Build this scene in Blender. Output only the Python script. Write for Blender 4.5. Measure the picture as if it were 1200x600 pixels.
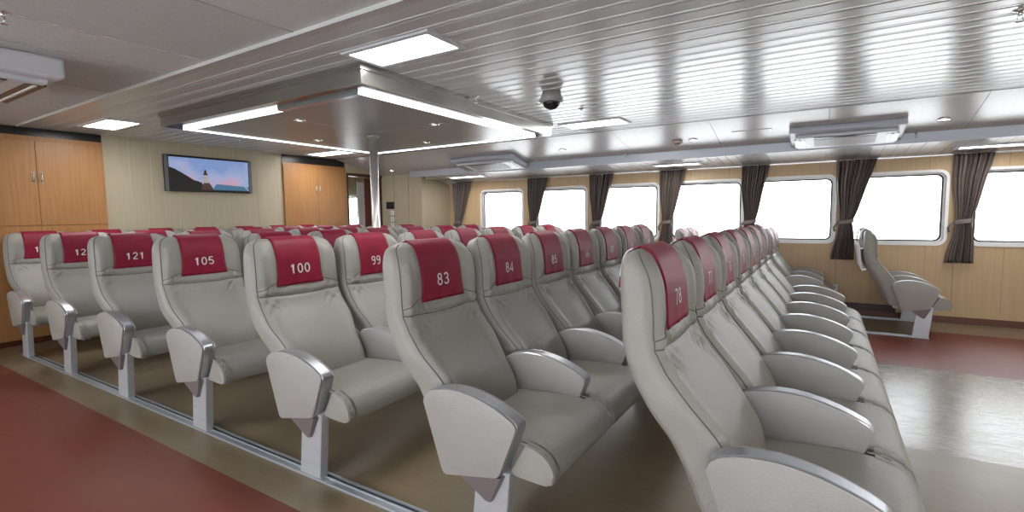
import bpy, bmesh, math, random
from mathutils import Vector, Matrix
random.seed(7)
for o in list(bpy.data.objects): bpy.data.objects.remove(o)
S = bpy.context.scene
COL = S.collection
PI = math.pi

# ---------------------------------------------------------------- camera
F_PX, YAW, PITCH, ROLL, HCAM = 584.352, -0.56086, -0.081592, -0.011988, 1.30
cy_, sy_ = math.cos(YAW), math.sin(YAW)
fw = Vector((sy_*math.cos(PITCH), cy_*math.cos(PITCH), math.sin(PITCH)))
r0 = Vector((cy_, -sy_, 0)); u0 = r0.cross(fw)
c_, s_ = math.cos(ROLL), math.sin(ROLL)
rr = c_*r0 + s_*u0; uu = -s_*r0 + c_*u0
cam_d = bpy.data.cameras.new('camera'); cam = bpy.data.objects.new('camera', cam_d); COL.objects.link(cam)
M = Matrix.Identity(4)
for i in range(3):
    M[i][0] = rr[i]; M[i][1] = uu[i]; M[i][2] = -fw[i]
M[2][3] = HCAM
cam.matrix_world = M
cam_d.sensor_width = 36; cam_d.lens = F_PX/1200*36; cam_d.clip_start = 0.05
S.camera = cam

# ---------------------------------------------------------------- light
world = bpy.data.worlds.new('sky'); S.world = world; world.use_nodes = True
bg = world.node_tree.nodes['Background']
bg.inputs[0].default_value = (0.93, 0.96, 1.0, 1); bg.inputs[1].default_value = 5.0
S.view_settings.view_transform = 'Standard'; S.view_settings.look = 'None'
S.view_settings.exposure = 0.6; S.view_settings.gamma = 1.0
S.view_settings.use_curve_mapping = False
LAMP_W = 6.0          # watts of one ceiling panel
ZC = 2.28              # ceiling height
W = 7.5                # window wall
XB = -7.10             # back wall
XF = 4.2               # front wall (behind the camera)
YP = -2.4              # port wall, unseen, set close in to light the cabin

# ---------------------------------------------------------------- helpers
def area_lamp(name, loc, sx, sy, power, rot=(0,0,0), col=(1,.98,.95), parent=None):
    l = bpy.data.lights.new(name, 'AREA'); l.shape = 'RECTANGLE'; l.size = sx; l.size_y = sy
    l.energy = power; l.color = col
    o = bpy.data.objects.new(name, l); COL.objects.link(o); o.location = loc; o.rotation_euler = rot
    if parent: o.parent = parent
    return o
def tag(o, label=None, cat=None, group=None, kind=None):
    if label: o['label'] = label
    if cat: o['category'] = cat
    if group: o['group'] = group
    if kind: o['kind'] = kind
    return o
def empty(name, loc=(0,0,0), rz=0):
    o = bpy.data.objects.new(name, None); COL.objects.link(o); o.location = loc; o.rotation_euler = (0,0,rz)
    o.empty_display_size = .1
    return o
def link(name, me, parent=None, loc=(0,0,0)):
    o = bpy.data.objects.new(name, me); COL.objects.link(o); o.location = loc
    if parent: o.parent = parent
    return o
class MB:
    """collects geometry for one mesh"""
    def __init__(s): s.bm = bmesh.new()
    def box(s, x0,x1,y0,y1,z0,z1, mi=0, bev=0, seg=2):
        t = bmesh.new()
        v = [t.verts.new(p) for p in ((x0,y0,z0),(x1,y0,z0),(x1,y1,z0),(x0,y1,z0),(x0,y0,z1),(x1,y0,z1),(x1,y1,z1),(x0,y1,z1))]
        for f in ((0,3,2,1),(4,5,6,7),(0,1,5,4),(1,2,6,5),(2,3,7,6),(3,0,4,7)): t.faces.new([v[i] for i in f])
        if bev: bmesh.ops.bevel(t, geom=list(t.edges), offset=bev, segments=seg, affect='EDGES', profile=.5)
        s.merge(t, mi); return s
    def merge(s, t, mi=None):
        m = {}
        for v in t.verts: m[v] = s.bm.verts.new(v.co)
        for f in t.faces:
            try: nf = s.bm.faces.new([m[v] for v in f.verts])
            except ValueError: continue
            nf.material_index = f.material_index if mi is None else mi
            nf.smooth = f.smooth
        t.free()
    def prism(s, pts, y0, y1, mi=0, bev=0, seg=2, plane='xz'):
        """pts outline in (a,b), extruded along the third axis"""
        t = bmesh.new()
        def P(a,b,c): return (a,c,b) if plane=='xz' else ((c,a,b) if plane=='yz' else (a,b,c))
        A = [t.verts.new(P(a,b,y0)) for a,b in pts]; B = [t.verts.new(P(a,b,y1)) for a,b in pts]
        n = len(pts)
        t.faces.new(A[::-1]); t.faces.new(B)
        for i in range(n): t.faces.new((A[i],A[(i+1)%n],B[(i+1)%n],B[i]))
        bmesh.ops.recalc_face_normals(t, faces=list(t.faces))
        if bev:
            ed = [e for e in t.edges if (e.verts[0] in A)==(e.verts[1] in A)]
            bmesh.ops.bevel(t, geom=ed, offset=bev, segments=seg, affect='EDGES', profile=.5)
        s.merge(t, mi); return s
    def tube(s, pts, r, n=8, mi=0, closed=False):
        pts = [Vector(p) for p in pts]; L = len(pts); rings = []
        for i,p in enumerate(pts):
            a = pts[i-1] if (i>0 or closed) else p; b = pts[(i+1)%L] if (i<L-1 or closed) else p
            d = (b-a); d = d.normalized() if d.length>1e-9 else Vector((0,0,1))
            ref = Vector((0,1,0)) if abs(d.y)<.9 else Vector((0,0,1))
            e1 = d.cross(ref).normalized(); e2 = d.cross(e1)
            rings.append([s.bm.verts.new(p+r*(math.cos(2*PI*k/n)*e1+math.sin(2*PI*k/n)*e2)) for k in range(n)])
        for i in range(L if closed else L-1):
            A, B = rings[i], rings[(i+1)%L]
            for k in range(n):
                f = s.bm.faces.new((A[k],A[(k+1)%n],B[(k+1)%n],B[k])); f.material_index = mi; f.smooth = True
        if not closed:
            for R in (rings[0], rings[-1]):
                f = s.bm.faces.new(R); f.material_index = mi
        return s
    def lathe(s, prof, n=24, mi=0, cx=0, cy=0, cap=True):
        rings = [[s.bm.verts.new((cx+r*math.cos(2*PI*k/n), cy+r*math.sin(2*PI*k/n), z)) for k in range(n)] for r,z in prof]
        for A,B in zip(rings, rings[1:]):
            for k in range(n):
                f = s.bm.faces.new((A[k],A[(k+1)%n],B[(k+1)%n],B[k])); f.material_index = mi; f.smooth = True
        if cap:
            for R in (rings[0], rings[-1]):
                f = s.bm.faces.new(R); f.material_index = mi
        return s
    def quad(s, *pts, mi=0):
        f = s.bm.faces.new([s.bm.verts.new(p) for p in pts]); f.material_index = mi; return s
    def mesh(s, name, mats, smooth=None):
        bmesh.ops.recalc_face_normals(s.bm, faces=list(s.bm.faces))
        me = bpy.data.meshes.new(name); 
        if smooth is not None:
            for f in s.bm.faces: f.smooth = True
            for e in s.bm.edges:
                if len(e.link_faces)==2 and e.calc_face_angle(0) > smooth: e.smooth = False
        s.bm.to_mesh(me); s.bm.free()
        for m in (mats if isinstance(mats,(list,tuple)) else [mats]): me.materials.append(m)
        return me
    def build(s, name, mats, parent=None, smooth=None, loc=(0,0,0)):
        return link(name, s.mesh(name, mats, smooth), parent, loc)

# ---------------------------------------------------------------- materials
def mat(name, col, rough=.5, metal=0, spec=.5):
    m = bpy.data.materials.new(name); m.use_nodes = True
    b = m.node_tree.nodes['Principled BSDF']
    b.inputs['Base Color'].default_value = (*col,1); b.inputs['Roughness'].default_value = rough
    b.inputs['Metallic'].default_value = metal; b.inputs['Specular IOR Level'].default_value = spec
    return m
def emis(name, col, s):
    m = bpy.data.materials.new(name); m.use_nodes = True
    b = m.node_tree.nodes['Principled BSDF']
    b.inputs['Base Color'].default_value = (*[(.8 if s>1 else .01)*min(c,1) for c in col],1); b.inputs['Emission Color'].default_value = (*col,1)
    b.inputs['Emission Strength'].default_value = s
    return m
def noise_mat(name, c1, c2, scale=(1,1,1), ns=5, detail=4, rough=.5, bump=0, bscale=None, metal=0, spec=.5, r2=None, c3=None, coord='Object'):
    m = mat(name, c1, rough, metal, spec); nt = m.node_tree; b = nt.nodes['Principled BSDF']
    tc = nt.nodes.new('ShaderNodeTexCoord'); mp = nt.nodes.new('ShaderNodeMapping'); mp.inputs['Scale'].default_value = scale
    nt.links.new(tc.outputs[coord], mp.inputs[0])
    n = nt.nodes.new('ShaderNodeTexNoise'); n.inputs['Scale'].default_value = ns; n.inputs['Detail'].default_value = detail
    nt.links.new(mp.outputs[0], n.inputs['Vector'])
    cr = nt.nodes.new('ShaderNodeValToRGB'); cr.color_ramp.elements[0].position = .32; cr.color_ramp.elements[1].position = .68
    if c3: cr.color_ramp.elements[0].position = .18; cr.color_ramp.elements[1].position = .82
    cr.color_ramp.elements[0].color = (*c1,1); cr.color_ramp.elements[1].color = (*c2,1)
    if c3: e = cr.color_ramp.elements.new(.5); e.color = (*c3,1)
    nt.links.new(n.outputs['Fac'], cr.inputs[0]); nt.links.new(cr.outputs[0], b.inputs['Base Color'])
    if r2 is not None:
        mr = nt.nodes.new('ShaderNodeMapRange'); mr.inputs[1].default_value = .3; mr.inputs[2].default_value = .7
        mr.inputs[3].default_value = rough; mr.inputs[4].default_value = r2
        nt.links.new(n.outputs['Fac'], mr.inputs[0]); nt.links.new(mr.outputs[0], b.inputs['Roughness'])
    if bump:
        n2 = nt.nodes.new('ShaderNodeTexNoise'); n2.inputs['Scale'].default_value = bscale or ns; n2.inputs['Detail'].default_value = 3
        nt.links.new((tc.outputs[coord] if bscale else mp.outputs[0]), n2.inputs['Vector'])
        bp = nt.nodes.new('ShaderNodeBump'); bp.inputs['Strength'].default_value = bump; bp.inputs['Distance'].default_value = .01
        nt.links.new(n2.outputs['Fac'], bp.inputs['Height']); nt.links.new(bp.outputs[0], b.inputs['Normal'])
    return m
LEATHER = noise_mat('grey_leather', (.315,.30,.276), (.35,.333,.307), ns=4, rough=.42, bump=.25, bscale=160, spec=.4)
PAD = noise_mat('armrest_leather', (.35,.335,.32), (.38,.365,.345), ns=4, rough=.45, bump=.2, bscale=160, spec=.35)
SEAM = mat('seam_thread', (.13,.12,.11), .6)
RED = noise_mat('red_cover_cloth', (.22,.006,.028), (.27,.009,.038), ns=14, rough=.5, bump=.15, bscale=300, spec=.3)
WHITECLOTH = mat('white_cover_cloth', (.75,.75,.76), .7)
NUMBER = mat('number_print', (.75,.72,.72), .5)
ALU = noise_mat('brushed_aluminium', (.48,.50,.54), (.54,.56,.60), scale=(2,2,40), ns=6, rough=.36, metal=.8)
STEELGREY = mat('grey_painted_steel', (.35,.35,.37), .45, .3)
POSTM = noise_mat('post_metal', (.50,.51,.54), (.56,.57,.60), scale=(1,1,6), ns=3, rough=.4, metal=.35)
BRACKET = mat('bracket_purple_grey', (.20,.17,.175), .4, .2)
DARK = mat('black_rubber', (.012,.012,.014), .5)
RAILM = mat('rail_aluminium', (.52,.57,.62), .35, .6)
WHITE = mat('white_enamel', (.88,.88,.88), .35)
CASING = mat('ac_casing', (.62,.63,.67), .4)
ACSIDE = mat('ac_blue_grey', (.46,.49,.56), .4)
GRILL = mat('ac_grill', (.36,.35,.35), .5)
STEEL = noise_mat('polished_steel', (.30,.29,.28), (.36,.345,.33), scale=(1,1,1), ns=2, rough=.24, metal=.8)
CANOPYP = noise_mat('canopy_panel_metal', (.36,.35,.34), (.40,.39,.38), ns=2, rough=.36, metal=.5, scale=(1,.1,1))
POLEM = mat('polished_pole', (.82,.80,.77), .33, .8)
SLAT = noise_mat('ceiling_slat_metal', (.50,.495,.49), (.56,.555,.55), ns=1.5, rough=.23, metal=.10, spec=.32, scale=(.4,4,1))
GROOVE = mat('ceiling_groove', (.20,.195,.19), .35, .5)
FLATP = noise_mat('ceiling_flat_panel', (.58,.575,.57), (.64,.635,.63), ns=30, rough=.26, metal=.05, spec=.28, scale=(1,1,1))
LEFTC = noise_mat('grey_board', (.56,.555,.55), (.62,.615,.61), ns=60, detail=3, rough=.6, bump=.15, bscale=90)
LEFTC2 = noise_mat('grey_board_darker', (.51,.505,.50), (.56,.555,.55), ns=60, detail=3, rough=.6, bump=.15, bscale=90)
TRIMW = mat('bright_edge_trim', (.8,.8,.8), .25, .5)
FASCIA = mat('fascia_blue_grey', (.42,.44,.49), .4, .3)
WOODW = noise_mat('beige_wood_wall', (.54,.385,.22), (.59,.43,.26), scale=(14,14,.5), ns=3, detail=3, rough=.42, spec=.35, coord='Object')
BEIGE = noise_mat('pale_wall_laminate', (.47,.41,.29), (.51,.45,.325), scale=(14,14,.5), ns=3, detail=3, rough=.5, coord='Object')
CABW = noise_mat('orange_cabinet_wood', (.37,.175,.062), (.44,.22,.083), scale=(12,12,.6), ns=4, detail=5, rough=.42)
DBROWN = noise_mat('dark_red_wood', (.07,.02,.012), (.12,.035,.02), scale=(8,8,.5), ns=4, rough=.4)
SKIRT = mat('skirting_red_brown', (.13,.045,.028), .4)
BLACK = mat('black_plastic', (.01,.01,.01), .3)
CHROME = mat('chrome', (.8,.8,.8), .15, 1)
BRASS = mat('handle_brass', (.55,.5,.42), .3, 1)
def floor_mat(name, c1, c2, c3, rough, r2, fine=.5):
    m = mat(name, c3, rough, 0, .5); nt = m.node_tree; b = nt.nodes['Principled BSDF']
    tc = nt.nodes.new('ShaderNodeTexCoord'); prev = None
    mp = nt.nodes.new('ShaderNodeMapping'); mp.inputs['Rotation'].default_value = (0,0,.35); mp.inputs['Scale'].default_value = (1.2,4.5,1); mp.inputs['Location'].default_value = (3.3,1.7,.37)
    nt.links.new(tc.outputs['Object'], mp.inputs[0])
    n1 = nt.nodes.new('ShaderNodeTexNoise'); n1.inputs['Scale'].default_value = 1.6; n1.inputs['Detail'].default_value = 3; nt.links.new(mp.outputs[0], n1.inputs['Vector'])
    n2 = nt.nodes.new('ShaderNodeTexNoise'); n2.inputs['Scale'].default_value = 9; n2.inputs['Detail'].default_value = 6; n2.inputs['Roughness'].default_value = .7; nt.links.new(mp.outputs[0], n2.inputs['Vector'])
    ad = nt.nodes.new('ShaderNodeMix'); ad.inputs[0].default_value = fine; nt.links.new(n1.outputs['Fac'], ad.inputs[2]); nt.links.new(n2.outputs['Fac'], ad.inputs[3])
    mr = nt.nodes.new('ShaderNodeMapRange'); mr.inputs[1].default_value = .2; mr.inputs[2].default_value = .8; nt.links.new(ad.outputs[0], mr.inputs[0])
    mx = nt.nodes.new('ShaderNodeMix'); mx.data_type = 'RGBA'; mx.inputs[6].default_value = (*c1,1); mx.inputs[7].default_value = (*c2,1)
    nt.links.new(mr.outputs[0], mx.inputs[0]); nt.links.new(mx.outputs[2], b.inputs['Base Color'])
    m2 = nt.nodes.new('ShaderNodeMapRange'); m2.inputs[1].default_value = .15; m2.inputs[2].default_value = .85; m2.inputs[3].default_value = rough; m2.inputs[4].default_value = r2
    nt.links.new(n2.outputs['Fac'], m2.inputs[0]); nt.links.new(m2.outputs[0], b.inputs['Roughness'])
    return m
TAN = floor_mat('khaki_linoleum', (.165,.122,.07), (.265,.205,.13), (.20,.155,.095), .33, .36)
GREYLINO = floor_mat('grey_linoleum', (.20,.172,.135), (.36,.33,.29), (.28,.25,.21), .16, .36)
REDLINO = floor_mat('red_linoleum', (.135,.027,.017), (.195,.044,.027), (.16,.034,.023), .42, .55)
def curtain_mat():
    m = mat('brown_satin', (.12,.09,.08), .38, 0, .6); nt = m.node_tree; b = nt.nodes['Principled BSDF']
    at = nt.nodes.new('ShaderNodeUVMap'); sp = nt.nodes.new('ShaderNodeSeparateXYZ'); nt.links.new(at.outputs[0], sp.inputs[0])
    n = nt.nodes.new('ShaderNodeTexNoise'); n.noise_dimensions = '1D'; n.inputs['Scale'].default_value = 26; n.inputs['Detail'].default_value = 2
    nt.links.new(sp.outputs[0], n.inputs['W'])
    cr = nt.nodes.new('ShaderNodeValToRGB'); cr.color_ramp.elements[0].position = .38; cr.color_ramp.elements[1].position = .62
    cr.color_ramp.elements[0].color = (.035,.025,.022,1); cr.color_ramp.elements[1].color = (.22,.175,.155,1)
    nt.links.new(n.outputs['Fac'], cr.inputs[0]); nt.links.new(cr.outputs[0], b.inputs['Base Color'])
    return m
CURT = curtain_mat()
WCURT = mat('white_curtain_cloth', (.7,.68,.63), .8)
def glass_mat():
    m = bpy.data.materials.new('window_glass'); m.use_nodes = True; nt = m.node_tree; nt.nodes.clear()
    o = nt.nodes.new('ShaderNodeOutputMaterial'); t = nt.nodes.new('ShaderNodeBsdfTransparent'); g = nt.nodes.new('ShaderNodeBsdfGlossy')
    g.inputs['Roughness'].default_value = .02; t.inputs[0].default_value = (.96,.98,.98,1)
    mx = nt.nodes.new('ShaderNodeMixShader'); fr = nt.nodes.new('ShaderNodeFresnel'); fr.inputs[0].default_value = 1.3
    nt.links.new(fr.outputs[0], mx.inputs[0]); nt.links.new(t.outputs[0], mx.inputs[1]); nt.links.new(g.outputs[0], mx.inputs[2])
    nt.links.new(mx.outputs[0], o.inputs[0]); return m
GLASS = glass_mat()
LIGHT = emis('lamp_diffuser', (1,.99,.97), 6.0)
LED = emis('led_strip', (.93,.97,1), 2.5)
SPOT = emis('spot_bulb', (1,.95,.88), 3.0)

# ================================================================ SETTING
def struct(o): o['kind'] = 'structure'; return o
# floor: strips of linoleum, one object each
def slab(name, x0,x1,y0,y1,m,z=0.0,t=.05): return struct(MB().box(x0,x1,y0,y1,z-t,z).build(name, m))
slab('floor', XB-2.8, XF, YP, .05, GREYLINO)  # unseen port floor, made pale to bounce light up to the ceiling
slab('floor', XB-2.8, XF, .05, 1.285, REDLINO)
slab('floor', XB-2.8, XF, 1.285, 3.40, TAN)
slab('floor', XB-2.8, XF, 3.40, 5.20, GREYLINO)
slab('floor', XB-2.8, .93, 5.20, 6.46, REDLINO)
slab('floor', XB-2.8, .93, 6.46, W+.2, TAN)
slab('floor', .93, XF, 5.20, 6.86, REDLINO)
slab('floor', .93, XF, 6.86, W+.2, TAN)

# slatted ceiling: real planks and recessed grooves running fore and aft
def slats():
    mb = MB(); y = 1.80; P = .136
    prof = []
    while y < 5.66:
        a = y; b = min(y+P-.030, 5.69)
        prof += [(a,ZC+.003),(a+.004,ZC),(b-.004,ZC),(b,ZC+.003),(b+.003,ZC+.008),(b+.012,ZC+.008),(b+.016,ZC)]
        y += P
    prof = [p for p in prof if p[0] <= 5.69]
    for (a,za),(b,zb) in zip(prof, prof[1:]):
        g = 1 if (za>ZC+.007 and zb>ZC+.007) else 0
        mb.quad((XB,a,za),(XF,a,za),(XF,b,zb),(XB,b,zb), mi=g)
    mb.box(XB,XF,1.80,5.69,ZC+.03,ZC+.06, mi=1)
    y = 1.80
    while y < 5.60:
        mb.box(XB,XF,y+P-.034,y+P-.028,ZC-.003,ZC+.004, mi=2); y += P  # pale bead paints in the highlight line beside each groove
    return mb
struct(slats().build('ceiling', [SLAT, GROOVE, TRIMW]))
struct(MB().box(XB,XF,1.722,1.732,ZC-.010,ZC+.04).build('trim_1', TRIMW))
struct(MB().box(XB,XF,1.732,1.80,ZC,ZC+.04).build('trim_2', SLAT))
struct(MB().box(XB-2.9,XF+.1,YP-.1,W+.2,2.345,2.40).build('ceiling', LEFTC2))  # unseen slab added above the ceiling to stop sky light leaking in
# grey boards over the aisle
bx = [XB,-5.6,-4.75,-3.85,-3.35,-2.45,-1.5,-.5,.6,1.8,3,4.2,XF]
for i,(a,b) in enumerate(zip(bx,bx[1:])):
    mb = MB().box(a+.002,b-.002,YP,1.725,ZC+.012,ZC+.05); struct(mb.build('ceiling', LEFTC if i%2 else LEFTC2))
    struct(MB().box(b-.006,b+.006,YP,1.725,ZC+.008,ZC+.014).build('trim_3', TRIMW if i in (3,) else SLAT))
# sloping flat metal panels, between the slats and the fascia
Y1,Z1,Y2,Z2 = 5.69, ZC, 6.60, 2.084
def zs(y): return Z1+(Z2-Z1)*(y-Y1)/(Y2-Y1)
px_ = [XB,-5.9,-4.8,-3.7,-2.18,-1.09,0.0,1.13,2.2,3.3,XF]
for a,b in zip(px_,px_[1:]):
    d = .002
    y2 = W if b <= -5.8 else Y2
    struct(MB().prism([(Y1,Z1),(y2,zs(y2)),(y2,zs(y2)+.03),(Y1,Z1+.03)], a+d, b-d, plane='yz').build('ceiling', FLATP))
struct(MB().box(XB,XF,Y1-.012,Y1+.012,ZC-.004,ZC+.02).build('trim_4', GROOVE))
struct(MB().box(-5.9,-5.88,Y2,W,1.95,2.1).build('trim_5', BEIGE))
# fascia beam and soffit with cross slats
XS = -6.10
struct(MB().box(XS-.15,XF,Y2-.03,Y2,1.985,2.092,bev=.004).build('trim_6', FASCIA))
mb = MB(); x = XS
while x < XF-.1:
    mb.prism([(Y2,1.987),(W,1.930),(W,1.96),(Y2,2.017)], x+.004, x+.108, plane='yz'); x += .112
mb.prism([(Y2,1.995),(W,1.938),(W,1.97),(Y2,2.027)], XS, XF, plane='yz', mi=1)
struct(mb.build('ceiling', [SLAT, GROOVE]))
struct(MB().box(XS,XF,W-.012,W,1.918,1.936).build('trim_7', TRIMW))

# window wall, one cell per window with a rounded opening
GX0 = []   # glass extents in x
rights = [-4.50,-3.32,-2.165,-1.014,.046,1.122,2.30,3.42,4.54]
wins = [(r-.87 if i!=3 else r-.895, r) for i,r in enumerate(rights)]
wins[0] = (-5.31,-4.52)
ZW0, ZW1 = .955, 1.70
def rrect(x0,x1,z0,z1,r,n=6):
    pts = []
    for cx,cz,a0 in ((x1-r,z1-r,0),(x0+r,z1-r,90),(x0+r,z0+r,180),(x1-r,z0+r,270)):
        for k in range(n+1):
            a = math.radians(a0+90*k/n); pts.append((cx+r*math.cos(a), cz+r*math.sin(a)))
    return pts
def window_cell(i, cx0, cx1, gx0, gx1, z0=ZW0, z1=ZW1, ztop=2.36, wy=W, sgn=1, wm=WOODW, wname='wall_right'):
    m = .035
    inner = rrect(gx0-m,gx1+m,z0-m,z1+m,.075)
    bm = bmesh.new(); n = len(inner)
    q = 7
    corner = [(cx1,ztop),(cx0,ztop),(cx0,-.05),(cx1,-.05)]
    outer = []
    for s in range(4):
        for k in range(q):
            px,pz = inner[s*q+k]; cxx,czz = corner[s]
            if k==3: outer.append((cxx,czz)); continue
            # first half goes to the x edge of this corner, second half to the z edge
            if (k<3) == (s%2==0): outer.append((cxx, pz))
            else: outer.append((px, czz))
    V = lambda p,y: bm.verts.new((p[0],y,p[1]))
    A = [V(p,wy) for p in inner]; B = [V(p,wy) for p in outer]
    D = [V(p,wy+.09*sgn) for p in inner]
    for k in range(n):
        l = (k+1)%n
        f = bm.faces.new((A[k],A[l],B[l],B[k])); f.material_index = 0
        f = bm.faces.new((D[k],D[l],A[l],A[k])); f.material_index = 1
    t = MB(); t.merge(bm)
    o = struct(t.build(wname, [wm, WHITE]))
    # window: lip, gasket, pane
    w = empty('window_%d'%i, ((gx0+gx1)/2, wy, z0)); struct(w)
    off = Vector(w.location)
    def ring(a, b, ya, yb, name, mt):
        b2 = bmesh.new()
        R = []
        for pts,y in ((a,ya),(b,ya),(b,yb),(a,yb)): R.append([b2.verts.new((p[0]-off.x,y-off.y,p[1]-off.z)) for p in pts])
        for j in range(4):
            P_,Q_ = R[j],R[(j+1)%4]
            for k in range(len(a)):
                l = (k+1)%len(a); b2.faces.new((P_[k],P_[l],Q_[l],Q_[k]))
        t2 = MB(); t2.merge(b2); return t2.build(name, mt, w)
    ring(inner, rrect(gx0-m-.03,gx1+m+.03,z0-m-.03,z1+m+.03,.10), wy-.012*sgn, wy+.003*sgn, 'window_frame', WHITE)
    ring(rrect(gx0,gx1,z0,z1,.055), rrect(gx0-m-.001,gx1+m+.001,z0-m-.001,z1+m+.001,.076), wy+.045*sgn, wy+.085*sgn, 'window_rebate', WHITE)
    ring(rrect(gx0,gx1,z0,z1,.055), rrect(gx0-.016,gx1+.016,z0-.016,z1+.016,.065), wy+.036*sgn, wy+.046*sgn, 'gasket', DARK)
    b3 = bmesh.new(); b3.faces.new([b3.verts.new((p[0]-off.x,wy+.06*sgn-off.y,p[1]-off.z)) for p in rrect(gx0,gx1,z0,z1,.055)])
    t3 = MB(); t3.merge(b3); t3.build('glass_pane', GLASS, w)
    return w
bounds = [XS-.02] + [(wins[k][1]+wins[k+1][0])/2 for k in range(len(wins)-1)] + [XF]
for k,(a,b) in enumerate(wins): window_cell(k+1, bounds[k], bounds[k+1], a, b)
# unseen port wall, guessed; windows added close and tall for their light
xp = [-6.6+1.15*k for k in range(10)]
for k in range(9): window_cell(10+k, xp[k], xp[k+1], xp[k]+.10, xp[k]+1.05, z0=.70, z1=2.0, ztop=2.3, wy=YP, sgn=-1, wname='wall_left')
struct(MB().box(XB-.1,-6.6,YP-.05,YP,0,2.35).build('wall_left', WOODW))
struct(MB().box(3.75,XF,YP-.05,YP,0,2.35).build('wall_left', WOODW))
struct(MB().box(XF,XF+.05,YP,W,0,2.35).build('wall_front', BEIGE))
# panel joints on the window wall
for k,b in enumerate(bounds[1:-1]):
    for d in (-.02,):
        struct(MB().box(b+d-.0015,b+d+.0015,W-.0015,W,.12,1.93).build('trim_8', SKIRT))
for a,b in wins:
    for fx in (.28,.86):
        x = a+(b-a)*fx
        struct(MB().box(x-.001,x+.001,W-.0015,W,.12,ZW0-.08).build('trim_9', SKIRT))
        struct(MB().box(x-.001,x+.001,W-.0015,W,ZW1+.08,1.93).build('trim_9', SKIRT))
struct(MB().box(XS,XF,W-.018,W,0.0,.075,bev=.003).build('baseboard_right', SKIRT))

# back wall: cabinets, laminate, doorway, projecting box
def wallbox(name, x0,x1,y0,y1,z0,z1,m): return struct(MB().box(x0,x1,y0,y1,z0,z1).build(name,m))
wallbox('wall_back', XB-.1,XB-.02, YP,2.44,0,2.4, BEIGE)
wallbox('wall_back', XB-.1,XB-.02, 4.70,5.88,0,2.4, BEIGE)
wallbox('wall_back', XB-.1,XB-.02, 2.44,4.70,0,2.3, BEIGE)
wallbox('wall_back', XB-.1,XB-.02, 5.88,5.925,0,2.35, BEIGE)
wallbox('wall_back', XB-.1,XB, 5.925,6.72,2.06,2.35, BEIGE)
wallbox('wall_back', XB-.1,XB, 6.66,6.73,2.06,2.35, BEIGE)
wallbox('wall_back', XB-.1,XS, 6.72,6.76,0,2.11, BEIGE)
wallbox('wall_back', XS-.04,XS, 6.76,W,0,2.06, BEIGE)
JOINT = mat('panel_joint_strip', (.60,.55,.43), .4)
for y in (2.70,2.93,3.26,3.60,3.95,4.30,4.62):
    struct(MB().box(XB-.02,XB-.0165,y-.003,y+.003,0,2.28).build('trim_10', JOINT))
for x in (-6.78,-6.42):
    struct(MB().box(x-.002,x+.002,6.7165,6.72,0,2.1).build('trim_11', GROOVE))
# doorway frame and what shows through it
D = empty('door_1', (XB,6.0,0)); struct(D)
MB().box(-.12,.0,-.075,-.055,0,2.06).box(-.12,.0,.60,.72,0,2.06).box(-.12,.02,-.075,.72,2.02,2.07).build('door_frame', DBROWN, D)
MB().box(-.76,-.72,.77,1.06,0,1.98).build('door_panel', noise_mat('grey_brown_door',(.06,.047,.044),(.08,.062,.058),ns=3,rough=.6), D)
MB().box(-.10,-.07,.38,.63,0,2.0,bev=.004).build('door_leaf', DBROWN, D)
MB().tube([(-.72,.755,0),(-.72,.755,2.0)],.012).build('door_post', CHROME, D)
wallbox('wall_passage', -9.8,-9.7, 4.8,W,0,2.3, BEIGE)
wallbox('wall_passage', -9.8,XB-.1, 4.75,4.8,0,2.3, BEIGE)
wallbox('ceiling', -9.8,XB-.1, 4.8,W,2.2,2.25, FLATP)

# ================================================================ SEATS
ST = [((-.31,.285),(-.26,.33),.205),((-.400,.345),(-.235,.40),.218),((-.448,.45),(-.255,.50),.2205),((-.500,.555),(-.325,.62),.2205),
      ((-.570,.67),(-.405,.72),.246),((-.624,.775),(-.482,.81),.246),((-.651,.875),(-.520,.89),.246),((-.658,.98),(-.530,.98),.245),
      ((-.662,1.06),(-.538,1.06),.243),((-.662,1.115),(-.556,1.12),.236),((-.655,1.158),(-.580,1.163),.215),((-.630,1.178),(-.612,1.183),.17)]
def cr(p0,p1,p2,p3,t): return .5*(2*p1+(p2-p0)*t+(2*p0-5*p1+4*p2-p3)*t*t+(-p0+3*p1-3*p2+p3)*t**3)
def station(t):
    n = len(ST)-1; t = max(0,min(n,t)); i = min(int(t),n-1); f = t-i
    g = lambda k: ST[max(0,min(n,k))]
    a,b,c,d = g(i-1),g(i),g(i+1),g(i+2)
    R = [cr(a[0][j],b[0][j],c[0][j],d[0][j],f) for j in (0,1)]
    Fp = [cr(a[1][j],b[1][j],c[1][j],d[1][j],f) for j in (0,1)]
    return R, Fp, cr(a[2],b[2],c[2],d[2],f)
def ss(a,b,x): x = max(0,min(1,(x-a)/(b-a))); return x*x*(3-2*x)
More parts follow.
